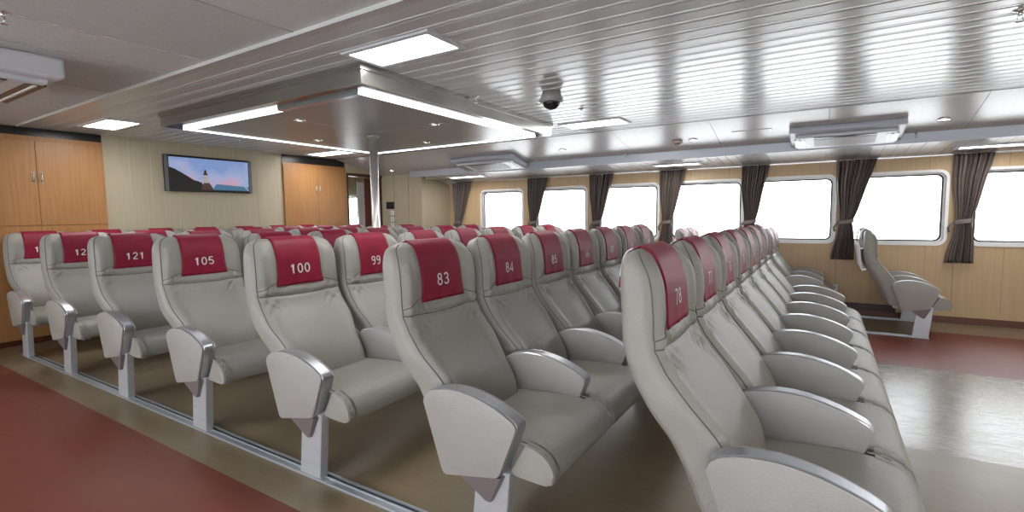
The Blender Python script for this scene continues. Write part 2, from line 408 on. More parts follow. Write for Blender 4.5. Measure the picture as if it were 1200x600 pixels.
def bulge(z, v, sv):
    h = ss(.84,1.0,z)*(1-ss(1.10,1.175,z))
    k = .026*h*math.exp(-((v-.78)/.17)**2)
    k += .020*(1-.5*h)*ss(.40,.55,z)*(1-ss(1.08,1.15,z))*math.exp(-((v-.84)/.12)**2)
    zl = .850+.016*v*v
    k -= .010*math.exp(-((z-zl)/.009)**2)*(1-ss(.9,1,v))
    k += .006*math.exp(-((z-.885)/.02)**2)*(1-ss(.85,1,v))
    # gathers in the neck roll and creases running out of it
    k += .0075*math.exp(-((z-.888)/.024)**2)*math.sin(sv*43+1.8*math.sin(sv*11))*(1-ss(.8,1,v))
    for cx_,cz_,sl_,am_ in ((.52,.80,-.9,.006),(.66,.785,-.6,.005),(.38,.815,-1.3,.004),(-.55,.80,.9,.006),(-.68,.79,.55,.005),(-.40,.815,1.4,.004),(.15,.82,-2.5,.003),(-.12,.82,2.2,.003)):
        dd = (sv-cx_) - (z-cz_)/(-sl_*.35 if abs(sl_)>0 else 1)*1.0
        k -= 1.7*am_*math.exp(-(dd/.035)**2)*math.exp(-((z-cz_)/.035)**2)
    k += .004*math.exp(-((z-.80)/.045)**2)*math.sin((z*95+v*26))*ss(.45,.72,v)*(1-ss(.85,.98,v))
    k -= .006*math.exp(-((v-.5)/.4)**2)*ss(.42,.6,z)*(1-ss(.6,.8,z))
    return k
NE = 3.8
def se(a): 
    c,s = math.cos(a), math.sin(a)
    return math.copysign(abs(c)**(2/NE),c), math.copysign(abs(s)**(2/NE),s)
def back_point(t, a):
    R,Fp,w = station(t); c,s = se(a)
    d = (Fp[0]-R[0], Fp[1]-R[1]); L = math.hypot(*d) or 1
    v = abs(s); k = bulge((R[1]+Fp[1])/2, v, s) * max(0,c)
    u = (R[0]+Fp[0])/2 + d[0]/2*c + d[0]/L*k; z = (R[1]+Fp[1])/2 + d[1]/2*c + d[1]/L*k*.3
    return (u, w*s, z)
def front_point(t, y):
    R,Fp,w = station(t); v = min(1,abs(y)/w); c = (1-v**NE)**(1/NE)
    d = (Fp[0]-R[0], Fp[1]-R[1]); L = math.hypot(*d) or 1; k = bulge((R[1]+Fp[1])/2, v, math.copysign(v,y))
    return ((R[0]+Fp[0])/2 + d[0]/2*c + d[0]/L*k, y, (R[1]+Fp[1])/2 + d[1]/2*c + d[1]/L*k*.3)
def back_mesh():
    mb = MB(); bm = mb.bm; N = 132; n = len(ST)-1; K = n*11
    angs = []
    for k in range(N):
        a = 2*PI*k/N; angs.append(a)
    rings = [[bm.verts.new(back_point(n*i/K, a)) for a in angs] for i in range(K+1)]
    for A,B in zip(rings, rings[1:]):
        for k in range(N):
            f = bm.faces.new((A[k],A[(k+1)%N],B[(k+1)%N],B[k])); f.smooth = True
    for R in (rings[0], rings[-1]):
        c = Vector((0,0,0)); 
        for v in R: c += v.co
        cv = bm.verts.new(c/N + Vector((0,0,.004 if R is rings[-1] else 0)))
        for k in range(N):
            f = bm.faces.new((R[k],R[(k+1)%N],cv)); f.smooth = True
    # stitched seams: side seams and the neck seam
    for sg in (1,-1):
        pts = []
        for i in range(0,64):
            t = 1.6 + (10.6-1.6)*i/63
            a = sg*(PI/2 - .52); p = back_point(t, a); pts.append((p[0]+.0008, p[1]+.0008*sg, p[2]))
        mb.tube(pts, .0022, 5, mi=1)
    def tz(z, lo=2, hi=10):
        for _ in range(30):
            m = (lo+hi)/2
            if sum(station(m)[j][1] for j in (0,1))/2 < z: lo = m
            else: hi = m
        return lo
    pts = []
    for i in range(41):
        s = -.93+1.86*i/40; t = tz(.850+.016*s*s); w = station(t)[2]; p = front_point(t, s*w); pts.append((p[0]+.0015,p[1],p[2]))
    mb.tube(pts, .0022, 5, mi=1)
    for sg in (1,-1):
        pts = []
        for i in range(13):
            s = sg*(.93-.50*i/12); t = tz(.895+.05*(i/12)); w = station(t)[2]; p = front_point(t, s*w); pts.append((p[0]+.0005,p[1],p[2]))
        mb.tube(pts, .0018, 5, mi=1)
    return mb.mesh('backrest', [LEATHER, SEAM])
def tz2(z, lo=2, hi=10.2):
    for _ in range(30):
        m = (lo+hi)/2
        if sum(station(m)[j][1] for j in (0,1))/2 < z: lo = m
        else: hi = m
    return lo
COV_W, COV_Z = .122, .910
def cover_rows():
    rows = []   # (function of y -> point, segment tag)
    n = len(ST)-1; t0 = tz2(COV_Z)
    for i in range(27): 
        t = t0+(n-.0001-t0)*i/26; rows.append((lambda y,t=t: front_point(t,y), 0))
    R,Fp,w = station(n)
    rows.append((lambda y: (-.621, y, 1.187), 0))
    tb = tz2(1.045)
    for i in range(17):
        t = n-(n-tb)*i/16
        def g(y,t=t): R,Fp,w = station(t); return (R[0],y,R[1])
        rows.append((g, 1))
    return rows
def cover_mesh():
    rows = cover_rows(); mb = MB(); bm = mb.bm; NY = 17; G = []
    for ri,(g,sg) in enumerate(rows):
        fl = 1+.10*max(0,(6-ri)/6)**2 if sg==0 else 1
        G.append([Vector(g(COV_W*fl*(-1+2*j/(NY-1)))) for j in range(NY)])
    nor = []
    for i in range(len(G)):
        a = G[max(0,i-1)]; b = G[min(len(G)-1,i+1)]
        row = []
        for j in range(NY):
            d = (b[j]-a[j]); d.y = 0; d.normalize(); row.append(Vector((d.z,0,-d.x)))
        nor.append(row)
    def off(i,j,o):
        w = .002*math.sin(j*1.1)*max(0,(5-i)/5)
        return G[i][j] + nor[i][j]*(o+w)
    rear = lambda i: .026*max(0,(i-27)/(len(G)-28))**.8 if i>27 else 0
    T = [[bm.verts.new(off(i,j,.0065+rear(i))) for j in range(NY)] for i in range(len(G))]
    Bt = [[bm.verts.new(off(i,j,.002+rear(i))) for j in range(NY)] for i in range(len(G))]
    nrows = len(G)
    def mi(i): 
        if rows[i][1]==0 or i <= 29: return 0
        return 0 if i >= nrows-4 else 1
    for i in range(nrows-1):
        for j in range(NY-1):
            f = bm.faces.new((T[i][j],T[i][j+1],T[i+1][j+1],T[i+1][j])); f.smooth = True; f.material_index = mi(i)
            f = bm.faces.new((Bt[i][j],Bt[i+1][j],Bt[i+1][j+1],Bt[i][j+1])); f.smooth = True; f.material_index = mi(i)
        for j in (0,NY-1):
            f = bm.faces.new((T[i][j],T[i+1][j],Bt[i+1][j],Bt[i][j])); f.material_index = mi(i)
    for i in (0,nrows-1):
        for j in range(NY-1): bm.faces.new((T[i][j],T[i][j+1],Bt[i][j+1],Bt[i][j]))
    return mb.mesh('headrest_cover', [RED, WHITECLOTH])
def _arc(cx,cy,rx,ry,a0,a1,n=14): return [(cx+rx*math.cos(math.radians(a0+(a1-a0)*i/n)), cy+ry*math.sin(math.radians(a0+(a1-a0)*i/n))) for i in range(n+1)]
DIG = {'0':[_arc(.28,.5,.22,.44,90,450,24)], '1':[[(.10,.74),(.22,.80),(.30,.94),(.30,0)]],
 '2':[_arc(.28,.70,.22,.24,165,-25)+[(.07,.12),(.07,.06),(.52,.06)]], '3':[_arc(.27,.72,.20,.22,160,-85)[:-1]+[(.24,.51)], [(.24,.51)]+_arc(.27,.28,.23,.23,75,-160)],
 '4':[[(.40,0),(.40,.92),(.04,.28),(.04,.24),(.54,.24)]], '5':[[(.48,.94),(.13,.94),(.09,.50)]+_arc(.28,.32,.22,.26,130,-150)],
 '6':[_arc(.30,.66,.21,.28,50,150)+_arc(.28,.44,.22,.44,170,210,5)+_arc(.28,.30,.22,.24,200,520,20)], '7':[[(.05,.93),(.50,.93),(.50,.86),(.22,0)]],
 '8':[_arc(.28,.73,.18,.21,-90,270,20), _arc(.28,.28,.22,.24,90,450,20)], '9':[_arc(.26,.28,.21,.28,230,330)+_arc(.28,.5,.22,.44,-10,30,5)+_arc(.28,.70,.22,.24,20,340,20)]}
num_cache = {}
def number_mesh(n):
    if n in num_cache: return num_cache[n]
    bm = bmesh.new(); x0 = -(len(str(n))*.72-.14)/2; z0 = .980; H = .056
    for ch in str(n):
        for path in DIG[ch]:
            L_ = len(path); left = []; right = []
            for i,(px,py) in enumerate(path):
                a = path[max(0,i-1)]; c = path[min(L_-1,i+1)]
                dx,dy = c[0]-a[0], c[1]-a[1]; q = math.hypot(dx,dy) or 1; nx,ny = -dy/q*.062, dx/q*.062
                if 0<i<L_-1:
                    e1 = Vector((px-a[0],py-a[1])).normalized(); e2 = Vector((c[0]-px,c[1]-py)).normalized(); cs_ = max(.55, math.sqrt(max(0,(1+e1.dot(e2))/2))); nx/=cs_; ny/=cs_
                for lst,sg in ((left,1),(right,-1)):
                    y = (x0+px+sg*nx)*H; z = z0+(py+sg*ny)*H; p = front_point(tz2(z), y); lst.append(bm.verts.new((p[0]+.0085,p[1],z)))
            for i in range(L_-1): bm.faces.new((left[i],left[i+1],right[i+1],right[i]))
        x0 += .72
    me = bpy.data.meshes.new('seat_number'); bm.to_mesh(me); bm.free()
    me.materials.clear(); me.materials.append(NUMBER); me.name = 'seat_number'
    num_cache[n] = me; return me
def cushion_mesh():
    prof = [(-.36,.335),(-.37,.38),(-.36,.425),(-.28,.443),(-.15,.455),(-.03,.462),(.06,.461),(.12,.452),(.165,.432),(.193,.402),(.203,.370),(.197,.342),(.175,.328),(.05,.330),(-.15,.332)]
    n = len(prof); fine = []
    for i in range(n):
        p0,p1,p2,p3 = prof[i-1],prof[i],prof[(i+1)%n],prof[(i+2)%n]
        for k in range(3): fine.append((cr(p0[0],p1[0],p2[0],p3[0],k/3), cr(p0[1],p1[1],p2[1],p3[1],k/3)))
    mb = MB(); mb.prism(fine, -.2215, .2215, bev=.004, seg=1)
    i0 = next(i for i,p in enumerate(fine) if i>10 and p[0] > .061 and p[1] > .42)
    nose = []
    for p in fine[i0:]:
        if p[0] < .062 and p[1] < .40: break
        nose.append(p)
    nose = nose + [(.009,.3292)]
    for sg in (-1,1):
        t = MB(); y0,y1 = (.205,.249) if sg>0 else (-.249,-.205)
        t.prism(nose, y0, y1)
        ed = [e for e in t.bm.edges if all(abs(abs(v.co.y)-.249)<1e-5 for v in e.verts)]
        bmesh.ops.bevel(t.bm, geom=ed, offset=.010, segments=3, affect='EDGES', profile=.5)
        mb.merge(t.bm)
    # piping loops near both ends
    for sg in (-1,1):
        P = [(u*1.0, sg*.2395, z) for u,z in prof]
        c = Vector((-.08,0,.39))
        pts = []
        for p in P:
            v = Vector(p); d = Vector((v.x-c.x,0,v.z-c.z)).normalized(); pts.append(v + d*-.001)
        mb.tube(pts[6:13], .0035, 6, mi=0)
        pts2 = [Vector((p.x,p.y-sg*.006,p.z)) + Vector((p.x-c.x,0,p.z-c.z)).normalized()*.0012 for p in pts]
        mb.tube(pts2[6:13], .0016, 5, mi=1)
    return mb.mesh('seat_cushion', [LEATHER, SEAM], smooth=.7)
def smooth_outline(P, sub=5):
    n = len(P); out = []
    for i in range(n):
        a,b,c,d = P[(i-1)%n],P[i],P[(i+1)%n],P[(i+2)%n]
        out.append(b)
    return out
ARM = []
def arm_outline():
    # bottom left -> up the rear -> over the crown -> tip -> bottom right
    crown = [(-.362,.560),(-.352,.588),(-.322,.611),(-.27,.625),(-.22,.631),(-.17,.631),(-.12,.625),(-.07,.614),(-.02,.598),(.025,.579),(.06,.560),(.074,.548)]
    tip = [(.080,.536),(.079,.522)]
    br = [(.010,.350),(-.002,.333),(-.016,.327)]
    bl = [(-.245,.280),(-.262,.284),(-.272,.298)]
    return crown + tip + br + bl
def inset(P, d):
    n = len(P); out = []
    area = sum(P[i][0]*P[(i+1)%n][1]-P[(i+1)%n][0]*P[i][1] for i in range(n))
    sg = 1 if area>0 else -1
    for i in range(n):
        a,b,c = Vector(P[i-1]),Vector(P[i]),Vector(P[(i+1)%n])
        e1=(b-a).normalized(); e2=(c-b).normalized(); nn=(e1+e2).normalized(); nn=Vector((-nn.y,nn.x))*sg
        out.append((b.x+nn.x*d, b.y+nn.y*d))
    return out
def arm_core_mesh():
    mb = MB(); mb.prism(arm_outline(), -.024, .024, bev=.0025, seg=1); return mb.mesh('armrest', ALU, smooth=.6)
def arm_pad_mesh():
    P = inset(arm_outline(), .0025); mb = MB(); mb.prism(P, .0, .012, bev=.0045, seg=2)
    q = inset(P, .0015); mb.tube([(u,.0085,z) for u,z in q], .0018, 5, mi=1, closed=True)
    return mb.mesh('armrest_pad', [PAD, TRIMW], smooth=.7)
def arm_pad_mesh_r():
    P = inset(arm_outline(), .0025); mb = MB(); mb.prism(P, -.012, 0, bev=.0045, seg=2)
    q = inset(P, .0015); mb.tube([(u,-.0085,z) for u,z in q], .0018, 5, mi=1, closed=True)
    return mb.mesh('armrest_pad', [PAD, TRIMW], smooth=.7)
def post_mesh():
    mb = MB(); mb.prism([(-.155,.012),(0,.012),(.032,.345),(-.118,.345)], -.02, .02, bev=.003, seg=1)
    return mb.mesh('leg', POSTM)
def bracket_mesh():
    # folded sheet: wide under the armrest, tapering down to a point
    mb = MB(); bm = mb.bm
    A,B,C_,D_ = (-.180,-.038,.296),(.006,-.038,.332),(-.048,-.030,.220),(-.068,-.030,.220)
    E_,F_,G_,H_ = (-.180,.03,.300),(.030,.03,.336),(-.030,.02,.226),(-.068,.02,.224)
    for pts in [(A,B,C_,D_),(B,F_,G_,C_),(E_,A,D_,H_),(A,E_,F_,B),(D_,C_,G_,H_),(E_,H_,G_,F_)]:
        bm.faces.new([bm.verts.new(p) for p in pts])
    bmesh.ops.remove_doubles(bm, verts=list(bm.verts), dist=.0005)
    return mb.mesh('armrest_bracket', BRACKET)
def frame_mesh():
    mb = MB(); mb.box(-.12,-.05,-.2215,.2215,.285,.330,bev=.004); mb.box(-.34,.12,-.21,-.17,.305,.335); mb.box(-.34,.12,.17,.21,.305,.335)
    return mb.mesh('seat_frame', STEELGREY)
def tray_mesh():
    mb = MB()
    t = Vector((-.655,0,.70)); 
    mb.prism([(-.668,.72),(-.654,.715),(-.690,1.0),(-.704,.995)], -.17, .17, bev=.003, seg=1)
    mb.prism([(-.715,.97),(-.70,.97),(-.69,1.012),(-.715,1.015)], -.02, .02, mi=1)
    mb.prism([(-.60,.73),(-.655,.70),(-.67,.73)], -.16,-.145, mi=1); mb.prism([(-.60,.73),(-.655,.70),(-.67,.73)], .145,.16, mi=1)
    mb.box(-.69,-.63,-.16,-.145,.96,.975,mi=1); mb.box(-.69,-.63,.145,.16,.96,.975,mi=1)
    return mb.mesh('folding_tray', [WHITE, ALU])
ME = dict(back=back_mesh(), cover=cover_mesh(), cush=cushion_mesh(), core=arm_core_mesh(), padl=arm_pad_mesh_r(), padr=arm_pad_mesh(),
          post=post_mesh(), brk=bracket_mesh(), frame=frame_mesh(), tray=tray_mesh())
def add_arm(root, y):
    c = link('armrest', ME['core'], root, (0,y,0))
    link('armrest_pad', ME['padl'], c, (0,-.024,0)); link('armrest_pad', ME['padr'], c, (0,.024,0))
    return c
def seat(x, y, label, number=None, left=True, right=False, postl=False, postr=False, midpost=False, tray=False, sc=(1,1,1), group='passenger seats in rows'):
    r = empty('passenger_seat', (x,y,0)); r.scale = sc
    tag(r, label, 'seat', group)
    link('backrest', ME['back'], r); link('seat_cushion', ME['cush'], r); link('seat_frame', ME['frame'], r)
    c = link('headrest_cover', ME['cover'], r); c['label'] = 'red cloth headrest cover with a white back flap'
    if number: link('seat_number', number_mesh(number), c)
    if tray: link('folding_tray', ME['tray'], r)
    h = PITCHS/2
    if left: add_arm(r, -h)
    if right: add_arm(r, h)
    if postl: link('leg', ME['post'], r, (0,-h+.012,0)); link('armrest_bracket', ME['brk'], r, (0,-h+.008,0))
    if postr: link('leg', ME['post'], r, (0,h-.012,0)); b = link('armrest_bracket', ME['brk'], r, (0,h-.008,0)); b.scale = (1,-1,1)
    if midpost: link('leg', ME['post'], r, (0,0,0))
    return r
PITCHS = .519
ordn = ['first','second','third','fourth','fifth','sixth','seventh','eighth']
rowx = [.09-1.08*k for k in range(7)]
first = [(78,-1),(83,1),(100,-1),(105,1),(121,-1),(126,1),(142,-1)]
seen = {78,83,84,85,86,99,100,105,121}
YA = [1.5,2.10,2.665,3.21,3.74,4.26,4.765,5.255]      # armrest lines of the centre block
for k in range(7):
    for j in range(7):
        n = first[k][0]+first[k][1]*j
        if n in seen:
            lab = 'grey leather seat whose red headrest cover is numbered %d%s' % (n, ', at the aisle' if j==0 else '')
        else:
            lab = 'grey seat with red cover, %s from left aisle, %s row from front, centre block' % (ordn[j], ordn[k])
        wy_ = YA[j+1]-YA[j]
        seat(rowx[k], (YA[j]+YA[j+1])/2, lab, n, True, j==6, j==0, j==6, j==3, group='grey passenger seats of the centre block', sc=(1,wy_/PITCHS,1))
rowb = [.925,-.06,-1.05,-2.10,-3.15,-4.20,-5.25]
SCB = .87
for k,xb in enumerate(rowb):
    for j in range(2):
        nb = 71-2*k-j
        side = 'aisle' if j==0 else 'window'
        if k==0: lab = 'grey seat nearer the %s, in the foremost pair by the windows' % side
        else: lab = 'grey seat nearer the %s, %s pair behind the foremost window pair' % (side, ordn[k-1])
        r = seat(xb, 6.45+.482*(j+.5), lab, None, True, j==1, j==0, j==1, group='grey passenger seats by the windows', sc=(SCB,.93,.93), tray=True)

# floor rails
def rail(x0,x1,y,label):
    L = x1-x0; mb = MB()
    mb.box(0,L,-.045,-.005,0,.012,bev=.002,seg=1); mb.box(0,L,-.006,.022,0,.004,mi=1); mb.box(0,L,.022,.032,0,.012,mi=0); mb.box(0,L,-.010,-.005,.0,.016)
    o = mb.build('floor_rail', [RAILM, BLACK], None, loc=(x0,y,0)); tag(o, label, 'floor rail', 'aluminium floor rails under the seats'); return o
rail(-6.62,.6,1.53,'long aluminium floor rail along the left aisle under the seat legs')
rail(-6.62,.12,3.578,'aluminium floor rail under the middle of the centre seat block')
rail(-6.62,.12,5.19,'aluminium floor rail along the right aisle side of the centre block')
rail(-5.7,.93,6.475,'aluminium floor rail under the window-side seats, facing the right aisle')
rail(-5.7,.93,7.42,'aluminium floor rail close to the wall below the windows')

# ================================================================ CEILING THINGS
def panel_light(x0,x1,y0,y1,z,label,power=None,slope=0):
    r = empty('ceiling_light', ((x0+x1)/2,(y0+y1)/2,z)); tag(r,label,'ceiling light','rectangular ceiling lights')
    hx,hy = (x1-x0)/2,(y1-y0)/2
    if slope: r.rotation_euler = (slope,0,0)
    b = .035
    MB().box(-hx,hx,-hy,-hy+b,-.012,.0).box(-hx,hx,hy-b,hy,-.012,0).box(-hx,-hx+b,-hy+b,hy-b,-.012,0).box(hx-b,hx,-hy+b,hy-b,-.012,0).build('light_frame', CASING, r)
    MB().box(-hx+b,hx-b,-hy+b,hy-b,-.008,-.002).build('diffuser', LIGHT, r)
    if power: area_lamp('lamp', (0,0,-.02), (hx-b)*2, (hy-b)*2, power, parent=r)
    return r
panel_light(-2.49,-1.80,2.06,2.40,ZC,'large bright panel light in the slats before the steel canopy', LAMP_W)
panel_light(-6.58,-5.89,2.06,2.40,ZC,'small bright panel light above the left cabinet', LAMP_W)
panel_light(-6.85,-6.05,4.90,5.25,ZC,'panel light near the second cabinet, seen past the pole', LAMP_W)
panel_light(-2.5,-1.80,4.95,5.32,ZC,'panel light at the slat edge right of the canopy', LAMP_W)
for x in (1.6,): panel_light(x,x+.69,2.06,2.40,ZC,'added panel light over the front of the cabin, out of view', LAMP_W)  # this and the following unseen panels are added to light the cabin
panel_light(3.6,4.29,2.06,2.40,ZC,'added unseen panel light far in front of the first row', LAMP_W)
panel_light(2.0,2.69,4.95,5.3,ZC,'added unseen panel light above the open floor on the right', LAMP_W)
for x,w in ((-5.2,'rear'),(-2.0,'middle'),(1.5,'front')): panel_light(x,x+.69,-1.4,-1.1,ZC+.012,'added unseen panel light in the grey boards over the port side, %s one'%w, LAMP_W)  # unseen port lamps, added for fill light
SLP = math.atan2(-.057,.9)
def soff(y): return 1.987-.057*(y-Y2)/.9-.001
panel_light(-5.6,-4.85,6.80,6.98,soff(6.89),'slim soffit light above the first window from the left', 4, SLP)
panel_light(-2.05,-1.42,6.90,7.08,soff(6.99),'slim soffit light above the fourth curtain', 4, SLP)
panel_light(1.14,1.85,6.95,7.13,soff(7.04),'slim soffit light above the rightmost curtain', 4, SLP)

# steel canopy with LED border
CX0,CX1,CY0,CY1,CZ = -5.22,-2.53,2.25,4.86,2.15
cn = empty('ceiling_canopy', ((CX0+CX1)/2,(CY0+CY1)/2,CZ)); tag(cn,'square brushed steel canopy hanging from the ceiling, edged with white light strips','canopy')
hx,hy = (CX1-CX0)/2,(CY1-CY0)/2
mb = MB()
for (a,b,c,d) in ((-hx,hx,-hy,-hy+.02),(-hx,hx,hy-.02,hy),(-hx,-hx+.02,-hy+.02,hy-.02),(hx-.02,hx,-hy+.02,hy-.02)): mb.box(a,b,c,d,0,.13)
for (a,b,c,d) in ((-hx-.012,hx+.012,-hy-.012,-hy),(-hx-.012,hx+.012,hy,hy+.012),(-hx-.012,-hx,-hy,hy),(hx,hx+.012,-hy,hy)): mb.box(a,b,c,d,.088,.13)
mb.build('fascia_frame', STEEL, cn)
mb = MB(); g=.13
for (a,b,c,d) in ((-hx+.02,hx-.02,-hy+.02,-hy+g),(-hx+.02,hx-.02,hy-g,hy-.02),(-hx+.02,-hx+g,-hy+g,hy-g),(hx-g,hx-.02,-hy+g,hy-g)): mb.box(a,b,c,d,.0,.015)
mb.build('underside_border', mat('dark_mirror_steel',(.10,.09,.085),.15,1), cn)
i1 = g; i2 = g+.05
ix,iy = hx-i2, hy-i2
segs = [('x',-hx+i1,-.95,-hy+i1),('x',-hx+i1,hx-i1,hy-i2),('y',-hy+i1,hy-i1,-hx+i1),('y',-hy+i1,hy-i1,hx-i2)]
mb = MB()
mb.box(-hx+i1,.25,-hy+i1,-hy+i2,-.021,.0); mb.box(-hx+i1,hx-i1,hy-i2,hy-i1,-.021,.0)
mb.box(-hx+i1,-hx+i2,-hy+i2,hy-i2,-.021,.0); mb.box(hx-i2,hx-i1,-hy+i1,hy-i2,-.021,.0)
mb.build('light_strip', LED, cn)
MB().box(.25,hx-i2,-hy+i1,-hy+i2,-.021,.0).build('reflector_strip', mat('bluish_reflector',(.55,.6,.68),.25,.9), cn)
mb = MB().box(-ix,ix,-iy,iy,-.014,.01)
mb.build('soffit_panel', CANOPYP, cn)
MB().box(-ix,ix,-.002,.001,-.0155,-.012).box(-.001,.002,-iy,iy,-.0155,-.012).build('panel_joint', SLAT, cn)
for (dx,dy) in ((-3.85,2.73),(-4.69,3.54),(-3.05,3.55),(-3.86,4.34)):
    lx,ly = dx-cn.location.x, dy-cn.location.y
    dl = MB().lathe([(.045,-.014),(.048,-.022),(.030,-.024),(.026,-.014)],20,cx=lx,cy=ly,cap=False).build('downlight', CHROME, cn)
    MB().lathe([(.0,-.0185),(.028,-.0185)],20,cx=lx,cy=ly,cap=False).build('bulb', SPOT, dl)
ll = lambda nm,loc,sx,sy,p: area_lamp(nm,loc,sx,sy,p,parent=cn,col=(.95,.98,1))
ll('strip_lamp',(0,hy-(i1+i2)/2,-.030),2*hx-2*i2,.05,4); ll('strip_lamp',(-hx+(i1+i2)/2,0,-.030),.05,2*hy-2*i2,4)
ll('strip_lamp',(hx-(i1+i2)/2,0,-.030),.05,2*hy-2*i2,4); ll('strip_lamp',(-.7,-hy+(i1+i2)/2,-.030),1.0,.05,2)
# pole
p = empty('support_pole',(-3.945,3.64,0)); tag(p,'polished steel pole rising from behind the seats to the canopy','pole')
MB().lathe([(.042,0),(.042,2.118)],32).build('pole_shaft', POLEM, p)
MB().lathe([(.06,2.112),(.062,2.120),(.044,2.128)],32).build('top_flange', POLEM, p)
MB().lathe([(.08,0),(.08,.01),(.044,.02)],32).build('base_flange', POLEM, p)
# dome camera
d = empty('dome_camera',(-1.895,3.64,ZC)); d.scale = (1.22,1.22,1.12); tag(d,'grey ceiling camera with a black dome hanging from the slats','camera')
MB().lathe([(.0,.0),(.058,.0),(.070,-.035),(.082,-.058),(.080,-.068),(.058,-.075)],32).build('camera_housing', mat('camera_grey',(.35,.34,.33),.4), d)
MB().lathe([(.058,-.07),(.057,-.085),(.050,-.102),(.036,-.116),(.018,-.124),(.0005,-.126)],32).build('dome', mat('smoked_dome',(.01,.01,.012),.08), d)
MB().box(-.10,.10,-.006,.006,-.062,-.054).build('side_clip', CHROME, d)
def sprinkler(x,y,z,label):
    s = empty('sprinkler_head',(x,y,z)); tag(s,label,'sprinkler','ceiling sprinkler heads')
    MB().lathe([(.030,0),(.032,-.004),(.010,-.008),(.008,-.03),(.012,-.032)],16).build('escutcheon', CHROME, s)
    MB().tube([(.009,0,-.03),(.011,0,-.045),(0.003,0,-.055)],.002,5).tube([(-.009,0,-.03),(-.011,0,-.045),(-.003,0,-.055)],.002,5).lathe([(.004,-.053),(.018,-.055),(.018,-.058),(.003,-.060)],14).build('deflector', CHROME, s)
sprinkler(-2.47,3.40,ZC,'small chrome sprinkler beside the near edge of the canopy, left of the dome camera')
sprinkler(-6.18,3.53,ZC,'small sprinkler above the television')
sprinkler(-2.27,6.49,zs(6.49),'small sprinkler on the sloping panels above the third curtain')
sprinkler(.755,6.56,zs(6.56),'small sprinkler right of the large air conditioner')
sprinkler(-5.35,6.5,zs(6.5),'small sprinkler below the middle air conditioner near the fascia end')
sprinkler(-1.95,4.35,ZC,'small sprinkler in the slats just right of the canopy corner')
s = empty('smoke_detector',(-1.543,6.24,zs(6.24)+.004)); s.rotation_euler = (math.atan2(Z2-Z1,Y2-Y1),0,0); tag(s,'round cream smoke detector on the sloping ceiling panel','smoke detector')
MB().lathe([(.055,0),(.058,-.02),(.050,-.032)],28).build('detector_base', mat('cream_plastic',(.55,.47,.42),.5), s)
MB().lathe([(.034,-.030),(.034,-.045),(.020,-.052)],24).build('sensor_cap', mat('brown_plastic',(.25,.18,.16),.5), s)
def spot(x,y,label):
    s = empty('recessed_spotlight',(x,y,zs(y)-.002)); s.rotation_euler = (math.atan2(Z2-Z1,Y2-Y1),0,0); tag(s,label,'spotlight','recessed ceiling spotlights')
    MB().lathe([(.050,0),(.052,-.006),(.036,-.008),(.032,0)],24,cap=False).build('spotlight_rim', CHROME, s)
    MB().lathe([(.0,-.001),(.033,-.001)],24,cap=False).build('bulb', SPOT, s)
spot(-1.36,6.23,'tiny recessed spotlight right of the smoke detector')
spot(.92,6.26,'recessed spotlight right of the large air conditioner')
spot(-3.05,6.19,'recessed spotlight between the canopy and the third curtain')
spot(-6.55,6.45,'recessed spotlight near the doorway')
# access hatch on panel
sprinkler(-3.34,.80,ZC+.012,'dark sprinkler in the grey boards at the top left corner of the photo')
sprinkler(.783,3.508,ZC,'small sprinkler in the slats at the top right edge of the photo')
h = MB().box(-.2,.2,-.10,.10,-.004,.0).build('access_hatch', FLATP, None, loc=(-.72,6.18,zs(6.18)-.001)); h.rotation_euler=(math.atan2(Z2-Z1,Y2-Y1),0,0)
tag(h,'thin square access hatch in the sloping panel beside the large air conditioner','hatch')

# ceiling air conditioners
def aircon(x,y,z,lx,ly,hz,label,rz=0,tilt=0,side=None):
    a = empty('air_conditioner',(x,y,z),rz); a.rotation_euler = (tilt,0,rz); tag(a,label,'air conditioner','ceiling air conditioners')
    MB().box(-lx/2,lx/2,-ly/2,ly/2,-hz,0,bev=.02,seg=3).build('casing', side or ACSIDE, a)
    MB().box(-lx/2+.06,lx/2-.06,-ly/2+.10,ly/2-.01,-hz-.03,-hz+.01,bev=.012,seg=2).build('underside_cover', CASING, a)
    MB().box(-lx*.27,lx*.27,-ly/2+.17,ly/2-.10,-hz-.034,-hz-.02).box(-lx*.27,lx*.27,-ly/2+.12,-ly/2+.145,-hz-.036,-hz-.02,mi=1).build('intake_grille', [GRILL, BLACK], a)
    for sg in (-1,1):
        lv = MB().box(sg*lx*.40-.05,sg*lx*.40+.05,-ly/2+.16,ly/2-.09,-hz-.032,-hz-.02).build('air_outlet', BLACK, a)
        MB().box(sg*lx*.40-.008,sg*lx*.40+.008,-ly/2+.17,ly/2-.10,-hz-.037,-hz-.028).build('louvre', WHITE, lv)
    return a
TL = math.atan2(Z2-Z1,Y2-Y1)
aircon(.14,6.36,zs(6.36)+.0,1.0,.50,.062,'large ceiling air conditioner on the sloping panels at the right',0,TL)
aircon(-4.38,6.36,zs(6.36)+.0,1.15,.50,.062,'middle ceiling air conditioner, seen just right of the canopy',0,TL)
aircon(-4.52,.70,ZC+.012,1.04,1.04,.125,'white ceiling air conditioner over the left aisle',PI/2,side=mat('ac_white',(.66,.66,.72),.4))

